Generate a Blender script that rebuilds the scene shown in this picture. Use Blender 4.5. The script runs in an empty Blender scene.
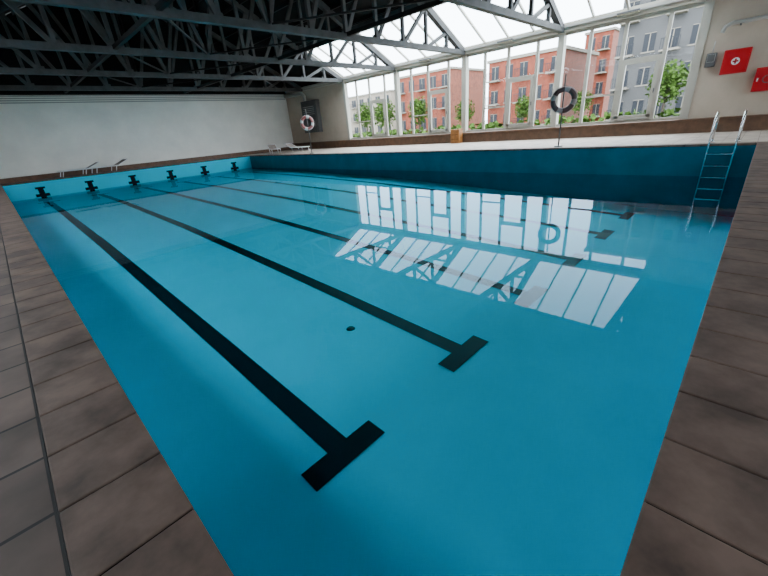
import bpy, bmesh, math, random
from mathutils import Vector, Matrix
random.seed(4)
D=bpy.data; SC=bpy.context.scene
# ---------------------------------------------------------------- materials
def mat(name,col,rough=0.6,metal=0.0,noise=0.0,nscale=5.0,bump=0.0,col2=None,spec=0.5):
    m=D.materials.new(name); m.use_nodes=True; nt=m.node_tree; b=nt.nodes['Principled BSDF']
    b.inputs['Base Color'].default_value=(*col,1); b.inputs['Roughness'].default_value=rough
    b.inputs['Metallic'].default_value=metal; b.inputs['Specular IOR Level'].default_value=spec
    if noise>0 or col2:
        tc=nt.nodes.new('ShaderNodeTexCoord'); n=nt.nodes.new('ShaderNodeTexNoise')
        n.inputs['Scale'].default_value=nscale; n.inputs['Detail'].default_value=8; n.inputs['Roughness'].default_value=.62
        nt.links.new(tc.outputs['Object'],n.inputs['Vector'])
        r=nt.nodes.new('ShaderNodeValToRGB'); r.color_ramp.elements[0].position=.35; r.color_ramp.elements[1].position=.65
        c2=col2 or tuple(max(0,c*(1-noise)) for c in col)
        r.color_ramp.elements[0].color=(*c2,1); r.color_ramp.elements[1].color=(*col,1)
        nt.links.new(n.outputs['Fac'],r.inputs['Fac']); nt.links.new(r.outputs['Color'],b.inputs['Base Color'])
        if bump>0:
            bp=nt.nodes.new('ShaderNodeBump'); bp.inputs['Strength'].default_value=bump; bp.inputs['Distance'].default_value=.02
            nt.links.new(n.outputs['Fac'],bp.inputs['Height']); nt.links.new(bp.outputs['Normal'],b.inputs['Normal'])
    return m
def brickmat(name,c1,c2,mortar,bw,bh,ms,rough=.7,offset=0.0,vec='xy',shift=(0,0,0),noise=.35,spec=.5):
    m=D.materials.new(name); m.use_nodes=True; nt=m.node_tree; b=nt.nodes['Principled BSDF']; b.inputs['Roughness'].default_value=rough; b.inputs['Specular IOR Level'].default_value=spec
    g=nt.nodes.new('ShaderNodeNewGeometry'); s=nt.nodes.new('ShaderNodeSeparateXYZ'); c=nt.nodes.new('ShaderNodeCombineXYZ')
    nt.links.new(g.outputs['Position'],s.inputs[0])
    nt.links.new(s.outputs[vec[0].upper()],c.inputs[0]); nt.links.new(s.outputs[vec[1].upper()],c.inputs[1])
    mp=nt.nodes.new('ShaderNodeMapping'); mp.inputs['Location'].default_value=shift; nt.links.new(c.outputs[0],mp.inputs[0])
    br=nt.nodes.new('ShaderNodeTexBrick'); br.offset=offset; br.squash=1
    br.inputs['Color1'].default_value=(*c1,1); br.inputs['Color2'].default_value=(*c2,1); br.inputs['Mortar'].default_value=(*mortar,1)
    br.inputs['Scale'].default_value=1; br.inputs['Mortar Size'].default_value=ms; br.inputs['Brick Width'].default_value=bw; br.inputs['Row Height'].default_value=bh
    nt.links.new(mp.outputs[0],br.inputs['Vector'])
    n=nt.nodes.new('ShaderNodeTexNoise'); n.inputs['Scale'].default_value=2.3; n.inputs['Detail'].default_value=7; nt.links.new(g.outputs['Position'],n.inputs['Vector'])
    mr=nt.nodes.new('ShaderNodeMapRange'); mr.inputs[1].default_value=.3; mr.inputs[2].default_value=.7; mr.inputs[3].default_value=1-noise; mr.inputs[4].default_value=1+noise*.5
    nt.links.new(n.outputs['Fac'],mr.inputs[0])
    mx=nt.nodes.new('ShaderNodeVectorMath'); mx.operation='SCALE'; nt.links.new(br.outputs['Color'],mx.inputs[0]); nt.links.new(mr.outputs[0],mx.inputs['Scale'])
    nt.links.new(mx.outputs[0],b.inputs['Base Color'])
    bp=nt.nodes.new('ShaderNodeBump'); bp.inputs['Strength'].default_value=.4; bp.inputs['Distance'].default_value=.004; bp.invert=True
    nt.links.new(br.outputs['Fac'],bp.inputs['Height']); nt.links.new(bp.outputs['Normal'],b.inputs['Normal'])
    return m
M={}
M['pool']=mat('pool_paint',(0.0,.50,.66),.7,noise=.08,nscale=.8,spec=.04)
M['poolwall_shade']=mat('pool_paint_shaded',(0.0,.135,.20),.7,noise=.22,nscale=1.6,spec=.1)  # pool paint darkened: shade of the backlit far long wall put into colour
M['line']=mat('lane_paint',(.002,.006,.011),.6,spec=.1)
M['coping']=mat('coping_tile',(.150,.098,.076),.6,noise=.62,nscale=3.2,bump=.15,spec=.25)
M['grout']=mat('grout',(.008,.006,.005),.9,spec=.1)
M['deck']=brickmat('deck_tile',(.135,.090,.071),(.085,.058,.047),(.010,.008,.007),.33,.33,.008,.6,shift=(.30,.30,0),noise=.6,spec=.25)
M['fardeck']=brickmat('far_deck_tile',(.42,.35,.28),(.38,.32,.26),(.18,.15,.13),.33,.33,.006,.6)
M['white']=mat('white_wall_paint',(.86,.83,.76),.75,noise=.12,nscale=.7)
M['beige']=mat('beige_wall_paint',(.50,.42,.33),.75,noise=.14,nscale=.9)
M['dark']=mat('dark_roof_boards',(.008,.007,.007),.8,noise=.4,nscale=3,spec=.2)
M['purlin']=mat('purlin_steel',(.014,.013,.013),.6,spec=.2)
M['truss']=mat('truss_paint',(.075,.075,.075),.6,noise=.4,nscale=3,spec=.3)
M['frame']=mat('window_frame_paint',(.40,.38,.32),.5,noise=.08,nscale=4)
M['beam']=mat('eaves_paint',(.42,.39,.32),.5,noise=.1,nscale=2)
M['stone']=mat('plinth_stone',(.15,.075,.04),.6,noise=.35,nscale=5)
M['steel']=mat('stainless_steel',(.62,.63,.65),.22,metal=1)
M['greymetal']=mat('grey_metal',(.09,.09,.09),.5,noise=.2,nscale=6)
M['pipe']=mat('pipe_paint',(.36,.35,.32),.5)
M['red']=mat('red_enamel',(.42,.004,.010),.45,spec=.2)
M['whitep']=mat('white_plastic',(.8,.8,.78),.4)
M['white_backlit']=mat('white_plastic_backlit',(.22,.19,.19),.5)  # white darkened so the lifebuoy bands look backlit
M['ring']=mat('lifebuoy_shell_backlit',(.05,.020,.022),.5,noise=.2,nscale=8)  # dark maroon, the against-the-light look is in the colour
M['ring2']=mat('lifebuoy_shell_faded',(.60,.20,.18),.5,noise=.2,nscale=8)
M['wood']=mat('varnished_wood',(.42,.17,.04),.5,noise=.35,nscale=9)
M['fabric']=mat('faded_fabric',(.35,.29,.25),.9,noise=.3,nscale=12)
M['drain']=mat('drain_grille',(.012,.04,.045),.5,metal=.3)
M['brick']=brickmat('brick_facade',(.22,.036,.013),(.18,.030,.012),(.13,.05,.03),.25,.08,.01,.9,offset=.5,vec='yz')
M['grey']=mat('render_facade',(.082,.080,.080),.9,noise=.1,nscale=.5,spec=.1)
M['pale']=mat('pale_facade',(.26,.22,.18),.9,noise=.1,nscale=.5,spec=.1)
M['trimo']=mat('facade_trim',(.21,.19,.16),.9,spec=.1)
M['glassdark']=mat('facade_glass',(.018,.020,.025),.5,spec=.2)
M['ground']=mat('grass_ground',(.10,.115,.04),.9,noise=.4,nscale=.3,spec=.1)
M['paving']=mat('paving',(.22,.20,.17),.9,noise=.2,nscale=.6,spec=.1)
M['leaf']=mat('foliage',(.058,.110,.018),.9,noise=.6,nscale=2.5,spec=.1)
M['bark']=mat('bark',(.05,.035,.025),.9,noise=.4,nscale=8)
M['lamp']=mat('lamp_diffuser',(.75,.65,.4),.4)
# thin surface: transparent + fresnel gloss, same reflectance from both sides
def thinmat(name,tint,ior,bumpS=0.0,gloss=(1,1,1)):
    m=D.materials.new(name); m.use_nodes=True; nt=m.node_tree; nt.nodes.clear()
    o=nt.nodes.new('ShaderNodeOutputMaterial'); mx=nt.nodes.new('ShaderNodeMixShader'); t=nt.nodes.new('ShaderNodeBsdfTransparent'); g=nt.nodes.new('ShaderNodeBsdfGlossy')
    f=nt.nodes.new('ShaderNodeFresnel')
    gg=nt.nodes.new('ShaderNodeNewGeometry')
    mr=nt.nodes.new('ShaderNodeMapRange'); mr.inputs[3].default_value=ior; mr.inputs[4].default_value=1/ior
    nt.links.new(gg.outputs['Backfacing'],mr.inputs[0]); nt.links.new(mr.outputs[0],f.inputs['IOR'])
    t.inputs['Color'].default_value=(*tint,1); g.inputs['Roughness'].default_value=0.0; g.inputs['Color'].default_value=(*gloss,1)
    nt.links.new(f.outputs[0],mx.inputs[0]); nt.links.new(t.outputs[0],mx.inputs[1]); nt.links.new(g.outputs[0],mx.inputs[2]); nt.links.new(mx.outputs[0],o.inputs[0])
    if bumpS>0:
        n=nt.nodes.new('ShaderNodeTexNoise'); n.inputs['Scale'].default_value=1.1; n.inputs['Detail'].default_value=1
        nt.links.new(gg.outputs['Position'],n.inputs['Vector'])
        b=nt.nodes.new('ShaderNodeBump'); b.inputs['Strength'].default_value=bumpS; b.inputs['Distance'].default_value=.01
        nt.links.new(n.outputs['Fac'],b.inputs['Height']); nt.links.new(b.outputs[0],g.inputs['Normal'])
    return m
M['water']=thinmat('pool_water',(.52,.97,1.0),1.33,.03,(.28,.35,.42))
M['glass']=thinmat('window_glass',(.95,.97,.97),1.2)
# ---------------------------------------------------------------- mesh builder
class MB:
    def __init__(s): s.bm=bmesh.new(); s.mats=[]
    def mi(s,k):
        if k not in s.mats: s.mats.append(k)
        return s.mats.index(k)
    def box(s,x0,x1,y0,y1,z0,z1,k,bev=0,M4=None):
        r=bmesh.ops.create_cube(s.bm,size=1); vs=r['verts']
        bmesh.ops.scale(s.bm,vec=(abs(x1-x0),abs(y1-y0),abs(z1-z0)),verts=vs)
        bmesh.ops.translate(s.bm,vec=((x0+x1)/2,(y0+y1)/2,(z0+z1)/2),verts=vs)
        fs=set(f for v in vs for f in v.link_faces)
        if bev>0:
            es=list(set(e for v in vs for e in v.link_edges))
            rr=bmesh.ops.bevel(s.bm,geom=es,offset=bev,segments=2,affect='EDGES',profile=.5)
            fs=set(f for f in fs if f.is_valid)|set(rr['faces']); vs=list(set(v for f in fs for v in f.verts))
        for f in fs: f.material_index=s.mi(k)
        if M4: bmesh.ops.transform(s.bm,matrix=M4,verts=vs)
        return vs
    def bar(s,p,q,w,h,k,up=(0,0,1)):
        p=Vector(p);q=Vector(q);d=(q-p);L=d.length;d.normalize();u=Vector(up)
        sd=d.cross(u)
        if sd.length<1e-4: sd=d.cross(Vector((0,1,0)))
        sd.normalize(); u=sd.cross(d)
        m=Matrix(((d.x,sd.x,u.x,(p.x+q.x)/2),(d.y,sd.y,u.y,(p.y+q.y)/2),(d.z,sd.z,u.z,(p.z+q.z)/2),(0,0,0,1)))
        return s.box(-L/2,L/2,-w/2,w/2,-h/2,h/2,k,M4=m)
    def cyl(s,p,q,r,k,n=14,r2=None,smooth=True):
        p=Vector(p);q=Vector(q);d=q-p;L=d.length
        m=Matrix.Translation((p+q)/2)@d.to_track_quat('Z','Y').to_matrix().to_4x4()
        rr=bmesh.ops.create_cone(s.bm,cap_ends=True,segments=n,radius1=r,radius2=r if r2 is None else r2,depth=L,matrix=m)
        for f in set(f for v in rr['verts'] for f in v.link_faces):
            f.material_index=s.mi(k); f.smooth=smooth and len(f.verts)==4
    def tube(s,pts,r,k,n=10):
        pts=[Vector(p) for p in pts]; rings=[]
        for i,p in enumerate(pts):
            d=(pts[min(i+1,len(pts)-1)]-pts[max(i-1,0)]).normalized()
            a=d.orthogonal().normalized() if i==0 else (a-d*a.dot(d)).normalized()
            b=d.cross(a)
            rings.append([s.bm.verts.new(p+r*(math.cos(t)*a+math.sin(t)*b)) for t in [2*math.pi*j/n for j in range(n)]])
        for i in range(len(rings)-1):
            for j in range(n):
                f=s.bm.faces.new((rings[i][j],rings[i][(j+1)%n],rings[i+1][(j+1)%n],rings[i+1][j])); f.smooth=True; f.material_index=s.mi(k)
        for rg in (rings[0],rings[-1]):
            f=s.bm.faces.new(rg); f.material_index=s.mi(k)
    def torus(s,c,R,r,k,axis_m,k2=None,n=48,m=14,flat=1.0):
        vs=[]
        for i in range(n):
            t=2*math.pi*i/n; row=[]
            for j in range(m):
                ph=2*math.pi*j/m
                p=Vector(((R+r*math.cos(ph))*math.cos(t),(R+r*math.cos(ph))*math.sin(t),r*flat*math.sin(ph)))
                row.append(s.bm.verts.new(Vector(c)+axis_m@p))
            vs.append(row)
        for i in range(n):
            kk=k
            if k2 and (i%(n//4))<n//4*0.28: kk=k2
            for j in range(m):
                f=s.bm.faces.new((vs[i][j],vs[(i+1)%n][j],vs[(i+1)%n][(j+1)%m],vs[i][(j+1)%m])); f.smooth=True; f.material_index=s.mi(kk)
    def quad(s,ps,k):
        f=s.bm.faces.new([s.bm.verts.new(p) for p in ps]); f.material_index=s.mi(k)
    def done(s,name,parent=None):
        bmesh.ops.recalc_face_normals(s.bm,faces=s.bm.faces)
        me=D.meshes.new(name); s.bm.to_mesh(me); s.bm.free()
        for k in s.mats: me.materials.append(M[k])
        o=D.objects.new(name,me); SC.collection.objects.link(o)
        if parent: o.parent=parent
        return o
def empty(name,loc=(0,0,0)):
    o=D.objects.new(name,None); o.location=loc; SC.collection.objects.link(o); return o
# ---------------------------------------------------------------- dimensions
W,L=12.5,25.0; ZW=-.775
XW=17.5; XL=-3.5; YE=27.0; YN=-4.0; ZE=4.0; SL=.5; XR=7.0; XS=14.5
XS2=XL+1.3  # inner edge of the added left skylight
def roofz(x): return ZE+.12+SL*(XW-x) if x>=XR else ZE+.12+SL*(x-XL)
prof=[(0,-1.76),(2,-1.665),(4.5,-1.50),(7.5,-1.34),(11.5,-1.15),(18.5,-.95),(25,-.87)]
def fz(y):
    for (a,za),(b,zb) in zip(prof,prof[1:]):
        if y<=b:
            return za+(zb-za)*(y-a)/(b-a)
    return prof[-1][1]
# ---------------------------------------------------------------- pool shell
b=MB(); ys=[0,1,2,3,4.5,6,7.5,9.5,11.5,15,18.5,22,25]
for y0,y1 in zip(ys,ys[1:]):
    b.quad([(0,y0,fz(y0)),(W,y0,fz(y0)),(W,y1,fz(y1)),(0,y1,fz(y1))],'pool')
    for x in (0,W):
        b.quad([(x,y0,fz(y0)),(x,y1,fz(y1)),(x,y1,-.05),(x,y0,-.05)],'pool' if x==0 else 'poolwall_shade')
for y in (0,L): b.quad([(0,y,fz(y)),(W,y,fz(y)),(W,y,-.05),(0,y,-.05)],'pool')
pool=b.done('swimming_pool')
b=MB()
lx=[1.275+2*i for i in range(6)]
for x in lx:
    yy=[y for y in [2.08,3,4.5,6,7.5,9.5,11.5,15,18.5,22,23.2]]
    for y0,y1 in zip(yy,yy[1:]):
        b.quad([(x-.115,y0,fz(y0)+.006),(x+.115,y0,fz(y0)+.006),(x+.115,y1,fz(y1)+.006),(x-.115,y1,fz(y1)+.006)],'line')
    for yc in (2.08,23.2):
        b.quad([(x-.41,yc-.115,fz(yc-.115)+.008),(x+.41,yc-.115,fz(yc-.115)+.008),(x+.41,yc+.115,fz(yc+.115)+.008),(x-.41,yc+.115,fz(yc+.115)+.008)],'line')
    b.box(x-.11,x+.11,L-.012,L-.002,-.84,-.30,'line')
    b.box(x-.27,x+.27,L-.016,L-.002,-.74,-.60,'line')
    b.box(x-.19,x+.19,L-.014,L-.002,-.37,-.28,'line')
b.done('lane_markings',pool)
b=MB()
b.cyl((2.7,3.6,fz(3.6)+.002),(2.7,3.6,fz(3.6)+.02),.065,'drain',20,r2=.045)
b.cyl((2.7,3.6,fz(3.6)+.02),(2.7,3.6,fz(3.6)+.03),.03,'drain',12)
b.done('drain_cover',pool)
b=MB(); b.quad([(.001,.001,ZW),(W-.001,.001,ZW),(W-.001,L-.001,ZW),(.001,L-.001,ZW)],'water'); b.done('water_surface',pool)
# ---------------------------------------------------------------- coping tiles
b=MB(); cw=.30; t=.045; g=.008; ov=.004
n=int(round((L+.6)/.33)); st=(L+.6)/n
for i in range(n):
    y0=-.3+i*st
    b.box(-cw+.003,ov,y0+g/2,y0+st-g/2,-t,.004,'coping',.006)
    b.box(W-ov,W+cw,y0+g/2,y0+st-g/2,-t,.004,'coping',.006)
n=int(round((W-2*ov)/.30)); st=(W-2*ov)/n
for i in range(n):
    x0=ov+i*st
    b.box(x0+g/2,x0+st-g/2,-.40,ov,-t,.005,'coping',.006)
    b.box(x0+g/2,x0+st-g/2,L-ov,L+cw,-t,.005,'coping',.006)
b.box(-cw+.01,-.002,-.29,L+.29,-t-.03,-.004,'grout'); b.box(W+.002,W+cw-.01,-.29,L+.29,-t-.03,-.004,'grout')
b.box(0,W,-.39,-.002,-t-.03,-.004,'grout'); b.box(0,W,L+.002,L+cw-.01,-t-.03,-.004,'grout')
b.done('pool_coping')
# ---------------------------------------------------------------- floor (deck) around the pool
b=MB()
b.box(XL,-cw,YN,YE,-.3,0,'deck'); b.box(-cw,W+cw,YN,-.40,-.3,0,'deck'); b.box(-cw,W+cw,L+cw,YE,-.3,0,'deck')
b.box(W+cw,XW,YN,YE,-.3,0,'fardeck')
b.done('floor')
# ---------------------------------------------------------------- walls
b=MB(); b.box(XL-.2,XW+.2,YE,YE+.2,-.3,3.95,'white')
b.done('wall_end')
b=MB(); z0=3.95
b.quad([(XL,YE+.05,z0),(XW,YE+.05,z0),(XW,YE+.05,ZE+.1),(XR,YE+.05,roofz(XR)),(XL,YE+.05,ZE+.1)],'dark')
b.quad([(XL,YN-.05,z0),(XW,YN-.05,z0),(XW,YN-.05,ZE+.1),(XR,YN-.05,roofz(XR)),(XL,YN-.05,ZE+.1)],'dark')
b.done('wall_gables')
b=MB(); b.box(XL-.2,XL,YN,YE,-.3,ZE,'white'); b.done('wall_left')
b=MB() # near wall, behind the camera, with a glazed band added for fill light
b.box(XL,XW,YN-.2,YN,-.3,1.2,'white'); b.box(XL,XW,YN-.2,YN,3.0,3.95,'white')
for i in range(8):
    x=XL+i*3.0; b.box(max(XL,x-.6),min(XW,x+.6),YN-.2,YN,1.2,3.0,'white')
b.done('wall_near')
b=MB() # window wall solid parts
b.box(XW,XW+.25,20.1,YE,-.3,ZE,'beige'); b.box(XW,XW+.25,YN,2.1,-.3,ZE,'beige'); b.box(XW,XW+.25,2.1,20.1,-.3,.46,'beige')
b.done('wall_right')
b=MB(); b.box(XW-.45,XW-.002,YN+.01,YE-.01,0.001,.40,'stone',.01); b.box(XW-.50,XW-.002,YN+.01,YE-.01,.40,.45,'stone',.01); b.done('trim_1')
b=MB(); b.box(XL+.01,XW-.6,YE-.35,YE-.002,0.001,.22,'stone',.01); b.done('trim_2')
b=MB()
for z in (3.60,3.70,3.80,3.90): b.box(XL+.02,XW-.1,YE-.05,YE-.003,z-.025,z+.025,'pipe')
b.box(XL+.02,XW-.1,YE-.30,YE-.003,3.97,4.25,'dark')
b.done('trim_3')
b=MB(); b.box(XW-.12,XW+.3,YN,YE,ZE-.10,ZE+.14,'beam'); b.box(XW-.20,XW-.12,YN,YE,ZE+.02,ZE+.10,'pipe'); b.box(XL-.3,XL+.12,YN,YE,ZE-.1,ZE+.14,'beam')
b.done('trim_4')
# ---------------------------------------------------------------- windows
cols=[2.1+4.5*i for i in range(5)]
for i in range(4):
    y0=cols[i]; b=MB(); zb,zt=.46,ZE-.10; x0,x1=XW+.02,XW+.10
    b.box(XW-.06,XW+.20,y0-.12,y0+.12,zb,zt,'frame')
    if i==3: b.box(XW-.06,XW+.20,y0+4.4,y0+4.6,zb,zt,'frame')
    b.box(x0,x1,y0+.1,y0+4.4,zb,zb+.09,'frame'); b.box(x0,x1,y0+.1,y0+4.4,zt-.12,zt,'frame')
    v=[y0+.96,y0+2.26,y0+3.42]
    for y in v: b.box(x0,x1,y-.06,y+.06,zb+.09,zt-.12,'frame')
    ya,yb=v[0]+.06,v[1]-.06
    b.box(x0-.02,x1,ya,yb,2.42,2.60,'frame')
    b.box(x0-.03,x1-.02,ya,ya+.13,.60,2.42,'frame'); b.box(x0-.03,x1-.02,yb-.13,yb,.60,2.42,'frame'); b.box(x0-.03,x1-.02,ya,yb,.56,.70,'frame')
    b.box(x0-.07,x0-.03,ya+.02,ya+.05,1.4,1.55,'greymetal')
    b.box(x0,x1,v[1]+.045,v[2]-.045,1.45,1.51,'frame')
    xg=XW+.06; b.quad([(xg,y0+.1,zb),(xg,y0+4.4,zb),(xg,y0+4.4,zt),(xg,y0+.1,zt)],'glass')
    b.done('window_%d'%(i+1))
b=MB()  # near-wall glazing, out of view, added to let in fill light
for i in range(7):
    xa=XL+i*3+.6; xb=XL+i*3+2.4
    for x in (xa+.04,(xa+xb)/2,xb-.04): b.box(x-.04,x+.04,YN-.14,YN-.06,1.2,3.0,'frame')
    b.box(xa,xb,YN-.14,YN-.06,1.2,1.28,'frame'); b.box(xa,xb,YN-.14,YN-.06,2.92,3.0,'frame')
b.done('window_5')
for nm,xe,xs,sg in (('window_6',XW,XS,1),('window_7',XL,XS2,-1)):  # second entry: unseen left skylight, added to brighten the interior
    b=MB()
    for i in range(17):
        y=2.1+i*18/16
        b.bar((xe,y,roofz(xe)),(xs,y,roofz(xs)),.06,.09,'frame',up=(sg*SL,0,1))
    b.bar((xs,2.1,roofz(xs)),(xs,20.1,roofz(xs)),.12,.12,'frame'); b.bar((xe-sg*.05,2.1,roofz(xe)+.02),(xe-sg*.05,20.1,roofz(xe)+.02),.1,.1,'frame')
    e=.03; b.quad([(xe,2.1,roofz(xe)+e),(xe,20.1,roofz(xe)+e),(xs,20.1,roofz(xs)+e),(xs,2.1,roofz(xs)+e)],'glass')
    b.done(nm)
# ---------------------------------------------------------------- ceiling (roof)
b=MB()
def slab(xa,xb,ya,yb):
    za,zb=roofz(xa),roofz(xb); th=.15
    vs=[(xa,ya,za),(xb,ya,zb),(xb,yb,zb),(xa,yb,za)]
    top=[(p[0],p[1],p[2]+th) for p in vs]
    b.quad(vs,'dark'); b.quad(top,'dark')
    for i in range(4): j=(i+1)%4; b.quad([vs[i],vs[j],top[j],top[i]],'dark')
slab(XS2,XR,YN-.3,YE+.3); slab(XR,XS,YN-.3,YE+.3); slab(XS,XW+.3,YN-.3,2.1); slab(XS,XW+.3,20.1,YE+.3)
slab(XL-.3,XS2,YN-.3,2.1); slab(XL-.3,XS2,20.1,YE+.3)
b.done('ceiling')
b=MB(); x=XS2+.4
while x<XS-.2:
    z=roofz(x)-.08; b.box(x-.04,x+.04,YN,YE,z-.07,z+.07,'purlin'); x+=1.0
for x in (XS-.12,XS2+.12): b.box(x-.07,x+.07,YN,YE,roofz(x)-.32,roofz(x)-.08,'truss')
b.done('trim_5')
# ---------------------------------------------------------------- trusses
def truss(y):
    b=MB(); zb=3.98; k='truss'
    b.bar((XL,y,zb),(XW-.1,y,zb),.20,.19,k)
    zt=lambda x: roofz(x)-.22
    b.bar((XW-.1,y,zt(XW-.1)+.02),(XR,y,zt(XR)),.22,.22,k); b.bar((XL,y,zt(XL)),(XR,y,zt(XR)),.22,.22,k)
    for sgn in (1,-1):
        X=lambda d: (XW-d) if sgn>0 else (XL+d)
        st=[1.5*i for i in range(1,8)]
        for i,d in enumerate(st):
            b.bar((X(d),y,zb),(X(d),y,zt(X(d))),.12,.12,k)
            if i+1<len(st): b.bar((X(d),y,zt(X(d))),(X(st[i+1]),y,zb),.13,.11,k,up=(0,1,0))
            b.box(X(d)-.16,X(d)+.16,y-.012+.05,y+.012+.05,zb-.02,zb+.20,k)
            b.box(X(d)-.14,X(d)+.14,y-.012+.05,y+.012+.05,zt(X(d))-.22,zt(X(d)),k)
    return b
for y in [-2.4+4.5*i for i in range(7)]:
    truss(y).done('roof_truss')
b=MB()
for x in (4.0,10.0): 
    b.box(x-.06,x+.06,YN+.1,YE-.1,3.99,4.11,'purlin')
for i in range(6):
    y=-2.4+4.5*i
    for x0 in (4.0,10.0): 
        b.bar((x0,y,4.05),(x0+ (3 if x0<7 else -3)*1.0,y+4.5,4.05),.05,.05,'purlin')
b.done('roof_bracing')
# ---------------------------------------------------------------- lifebuoys on poles
def lifebuoy(x,y,zc,shell,band,rot):
    e=empty('lifebuoy_stand',(0,0,0))
    b=MB(); b.cyl((x,y,.006),(x,y,.03),.13,'greymetal',20); b.cyl((x,y,.02),(x,y,zc+.70),.022,'greymetal',12)
    A=Matrix.Rotation(rot,3,'Z')@Matrix.Rotation(math.pi/2,3,'Y')
    off=A@Vector((0,0,1)); 
    if off.x>0: off=-off
    c=Vector((x,y,zc))+off*.075
    b.cyl((x,y,zc+.33),tuple(Vector((x,y,zc+.33))+off*.12),.012,'greymetal'); b.cyl((x,y,zc-.30),tuple(Vector((x,y,zc-.30))+off*.12),.012,'greymetal')
    b.done('pole',e)
    b=MB(); b.torus(c,.295,.075,shell,A,band,flat=.75); 
    for i in range(4):
        t=math.pi/4+i*math.pi/2
        pts=[c+A@Vector((.385*math.cos(t+s*.7)-.0,.385*math.sin(t+s*.7),0)) for s in [-1,-.6,-.2,.2,.6,1]]
        b.tube(pts,.008,band,6)
    b.done('ring',e)
lifebuoy(12.95,4.66,1.36,'ring','white_backlit',math.radians(25)); lifebuoy(12.95,18.3,1.60,'ring2','whitep',math.radians(45))
# ---------------------------------------------------------------- pool ladder
b=MB(); 
for y in (.36,.86):
    pts=[(W+.62,y,.01)]; 
    for a in range(0,11): 
        t=math.pi*a/10; pts.append((W+.25+.37*math.cos(t),y,.38+.33*math.sin(t)))
    pts+=[(W-.12,y,-.1),(W-.12,y,-1.45)]
    b.tube(pts,.021,'steel',12); b.cyl((W+.62,y,.001),(W+.62,y,.03),.05,'steel')
    b.cyl((W-.12,y,-1.2),(W-.004,y,-1.2),.02,'steel')
for z in (-.22,-.50,-.78,-1.06,-1.32): b.box(W-.16,W-.08,.36,.86,z-.015,z+.015,'steel',.005)
b.done('ladder',pool)
# ---------------------------------------------------------------- wall equipment (right)
b=MB(); x1=XW-.002; y,z=1.09,2.05
b.box(x1-.16,x1,y-.32,y+.32,z-.34,z+.34,'red',.015); b.box(x1-.175,x1-.155,y-.29,y+.29,z-.31,z+.31,'red',.006)
b.cyl((x1-.180,y,z),(x1-.174,y,z),.10,'whitep',32); 
b.box(x1-.184,x1-.179,y-.07,y+.07,z-.022,z+.022,'red'); b.box(x1-.184,x1-.179,y-.022,y+.022,z-.07,z+.07,'red')
b.done('first_aid_cabinet')
b=MB(); y,z=.25,1.45
b.box(x1-.22,x1,y-.28,y+.28,z-.33,z+.33,'red',.015); b.box(x1-.235,x1-.215,y-.24,y+.24,z-.29,z+.29,'red',.004); b.torus((x1-.24,y-.02,z),.10,.012,'greymetal',Matrix.Rotation(math.pi/2,3,'Y'))
b.box(x1-.25,x1-.23,y+.18,y+.22,z-.05,z+.05,'steel'); b.done('fire_hose_cabinet')
b=MB(); y,z=1.72,2.18; b.box(x1-.14,x1,y-.13,y+.13,z-.2,z+.2,'greymetal',.02); b.box(x1-.15,x1-.135,y-.10,y+.10,z-.06,z+.16,'whitep',.004); b.cyl((x1-.07,y,z+.2),(x1-.07,y,2.7),.015,'pipe'); b.done('control_box')
b=MB(); b.tube([(x1-.12,1.6,2.9),(x1-.12,1.55,3.05),(x1-.12,1.4,3.12),(x1-.12,-3.8,3.12)],.06,'pipe',12)
for y in (1.2,.5,-.5): b.box(x1-.13,x1,y-.02,y+.02,3.03,3.07,'greymetal'); b.box(x1-.20,x1-.04,y-.02,y+.02,3.04,3.06,'greymetal')
b.done('drain_pipe')
b=MB(); ya,yb,za,zb2=22.9,24.7,1.1,3.2
b.box(x1-.35,x1,ya,yb,za,zb2,'greymetal',.03)
b.box(x1-.37,x1-.34,ya+.12,yb-.12,za+.12,zb2-.12,'greymetal',.01)
for i in range(5): b.box(x1-.39,x1-.36,ya+.25,yb-.25,za+1.2+i*.12,za+1.24+i*.12,'pipe')
b.box(x1-.39,x1-.36,ya+.3,ya+.75,za+.4,za+.75,'frame',.005); b.tube([(x1-.15,yb-.3,zb2),(x1-.15,yb-.3,3.55),(x1-.15,yb+.0,3.75),(x1-.15,26.8,3.75)],.12,'pipe',12)
b.done('ventilation_unit')
b=MB(); b.box(XW-.85,XW-.52,10.85,11.35,.001,.62,'wood',.012); b.box(XW-.88,XW-.51,10.82,11.38,.62,.66,'wood',.01)
for z in (.2,.4): b.box(XW-.86,XW-.85,10.9,11.3,z-.008,z+.008,'grout')
b.done('wooden_cabinet')
for y in (4.3,8.9,13.3):
    b=MB(); b.box(XW-.34,XW-.21,y-.35,y+.35,ZE+.0,ZE+.06,'greymetal',.01); b.box(XW-.33,XW-.22,y-.33,y+.33,ZE-.04,ZE+.0,'lamp',.01); b.done('strip_lamp')
def lounger(x,y,rot):
    b=MB(); m=Matrix.Translation((x,y,.008))@Matrix.Rotation(rot,4,'Z')
    T=lambda *p: tuple(m@Vector(p))
    for s in (-.28,.28):
        b.tube([T(-.9,s,.28),T(.35,s,.28),T(.95,s,.55)],.022,'whitep',8)
        for xx in (-.75,.25): b.tube([T(xx-.1,s,0),T(xx,s,.28)],.02,'whitep',8)
    for xx in (-.9,.95): b.tube([T(xx,-.28,.28 if xx<0 else .55),T(xx,.28,.28 if xx<0 else .55)],.022,'whitep',8)
    n=12
    for i in range(n):
        xa=-.88+i*.10; b.box(xa,xa+.085,-.26,.26,.27,.285,'fabric',M4=m)
    m2=m@Matrix.Translation((.35,0,.28))@Matrix.Rotation(-math.atan2(.27,.6),4,'Y')
    for i in range(6): b.box(i*.105,i*.105+.09,-.26,.26,-.005,.01,'fabric',M4=m2)
    b.done('sun_lounger')
lounger(3.2,26.0,.1); lounger(4.6,26.1,.25); lounger(13.9,24.0,1.2); lounger(14.6,22.2,1.7)
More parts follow.
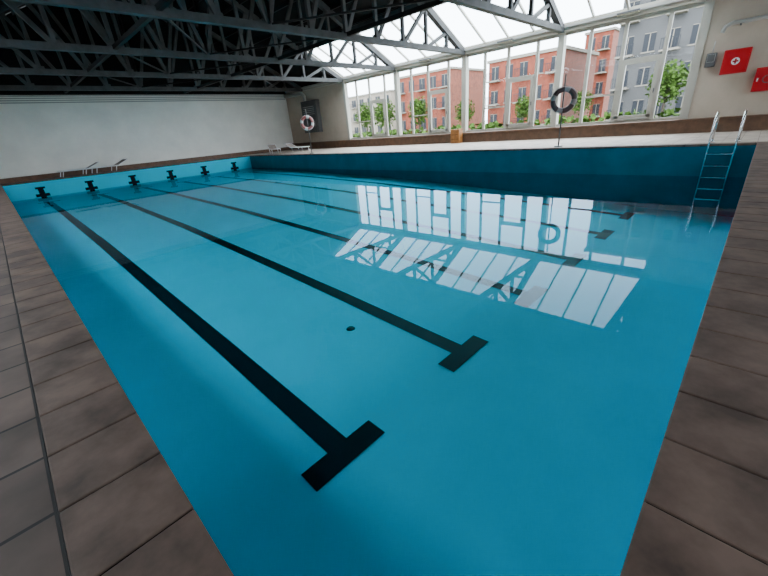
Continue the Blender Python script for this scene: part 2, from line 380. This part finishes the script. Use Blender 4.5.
# ---------------------------------------------------------------- outside
b=MB(); b.box(XW+.3,140,-80,160,-1.2,-.9,'ground'); b.box(XW+1,XW+7,-60,120,-.9,-.85,'paving'); b.box(42,48,-60,140,-.9,-.84,'paving'); b.done('ground')
def building(name,x,y0,y1,h,k,floors,nb,depth=12,z0=-.9):
    b=MB(); b.box(x,x+depth,y0,y1,z0,h,k); b.box(x-.2,x+depth+.2,y0-.2,y1+.2,h,h+.35,'trimo')
    fh=(h-z0)/floors; bw=(y1-y0)/nb
    for f in range(floors):
        for i in range(nb):
            yc=y0+(i+.5)*bw; zc=z0+(f+.55)*fh; w=bw*.26; hh=fh*.27
            b.box(x-.03,x+.02,yc-w,yc+w,zc-hh,zc+hh,'glassdark'); b.box(x-.07,x,yc-w-.1,yc+w+.1,zc-hh-.12,zc-hh,'trimo')
            b.box(x-.06,x,yc-.04,yc+.04,zc-hh,zc+hh,'trimo'); b.box(x-.06,x,yc-w,yc+w,zc+hh-.06,zc+hh,'trimo')
            if i%2==0: 
                b.box(x-1.0,x,yc-w-.3,yc+w+.3,zc-hh-.28,zc-hh-.13,'trimo')
                for j in range(9):
                    yy=yc-w-.25+j*(2*w+.5)/8; b.box(x-.98,x-.94,yy-.02,yy+.02,zc-hh-.13,zc-hh+.8,'glassdark')
                b.box(x-1.0,x-.93,yc-w-.3,yc+w+.3,zc-hh+.78,zc-hh+.84,'glassdark')
    b.done(name)
building('grey_apartment_building',50,3.5,13,14,'grey',5,5)
building('brick_apartment_building',52,19,29,7.8,'brick',3,5)
building('brick_apartment_building',62,42,55,9.5,'brick',3,5)
building('brick_apartment_building',74,20,24,12,'brick',4,2)
building('pale_apartment_building',70,64,90,8.5,'pale',3,9)
def tree(x,y,h,r):
    b=MB(); b.cyl((x,y,-.9),(x,y,h*.6),.14,'bark',8,r2=.07)
    for i in range(5):
        a=i*1.3; b.cyl((x,y,h*.35+i*.15),(x+r*.5*math.cos(a),y+r*.5*math.sin(a),h*.7),.05,'bark',6,r2=.02)
    for i in range(1100):
        u=random.gauss(0,1),random.gauss(0,1),random.gauss(0,1); n=math.sqrt(sum(q*q for q in u)) or 1
        rr=r*random.random()**.45*(.85+.15*math.sin(5*u[0])); c=Vector((x+u[0]/n*rr,y+u[1]/n*rr,h*.70+u[2]/n*rr*1.15))
        s=random.uniform(.10,.24)*r*.42; A=Matrix.Rotation(random.random()*6,3,'Z')@Matrix.Rotation(random.random()*3,3,'X')
        f=b.bm.faces.new([b.bm.verts.new(c+A@Vector(p)) for p in ((-s,-s*.6,0),(0,-s,.2*s),(s,-s*.3,0),(s*.7,s*.7,.1*s),(-s*.5,s,0))]); f.material_index=b.mi('leaf')
    b.done('tree')
for t in ((40,32,3.6,1.6),(42,26.5,2.8,1.3),(44,20,2.6,1.2),(46,14.5,2.6,1.2),(42,6.6,3.6,1.7),(42,40,4.0,1.9),(46,48,4.2,2.0),(48,58,4.6,2.4),(46,66,4.4,2.4)): tree(*t)
b=MB(); 
for i in range(2400):
    c=Vector((34+random.uniform(-.5,.5),random.uniform(-5,75),-.9+random.uniform(0,1.5))); s=.24
    A=Matrix.Rotation(random.random()*6,3,'Z')@Matrix.Rotation(random.random()*3,3,'X')
    f=b.bm.faces.new([b.bm.verts.new(c+A@Vector(p)) for p in ((-s,-s*.6,0),(0,-s,.2*s),(s,-s*.3,0),(s*.7,s*.7,.1*s),(-s*.5,s,0))]); f.material_index=b.mi('leaf')
b.done('hedge')
# ---------------------------------------------------------------- light: bright overcast sky
w=D.worlds.new('sky'); SC.world=w; w.use_nodes=True; nt=w.node_tree; bg=nt.nodes['Background']
bg.inputs['Color'].default_value=(.80,.90,1.0,1); bg.inputs['Strength'].default_value=13.5
# ---------------------------------------------------------------- camera
cd=D.cameras.new('camera'); cd.sensor_width=36; cd.lens=360.1/768*36; cd.clip_start=.02; cd.clip_end=500
co=D.objects.new('camera',cd); SC.collection.objects.link(co); SC.camera=co
co.location=(-.067,.004,1.037); co.rotation_mode='XYZ'; co.rotation_euler=(1.151,.0803,-.808)
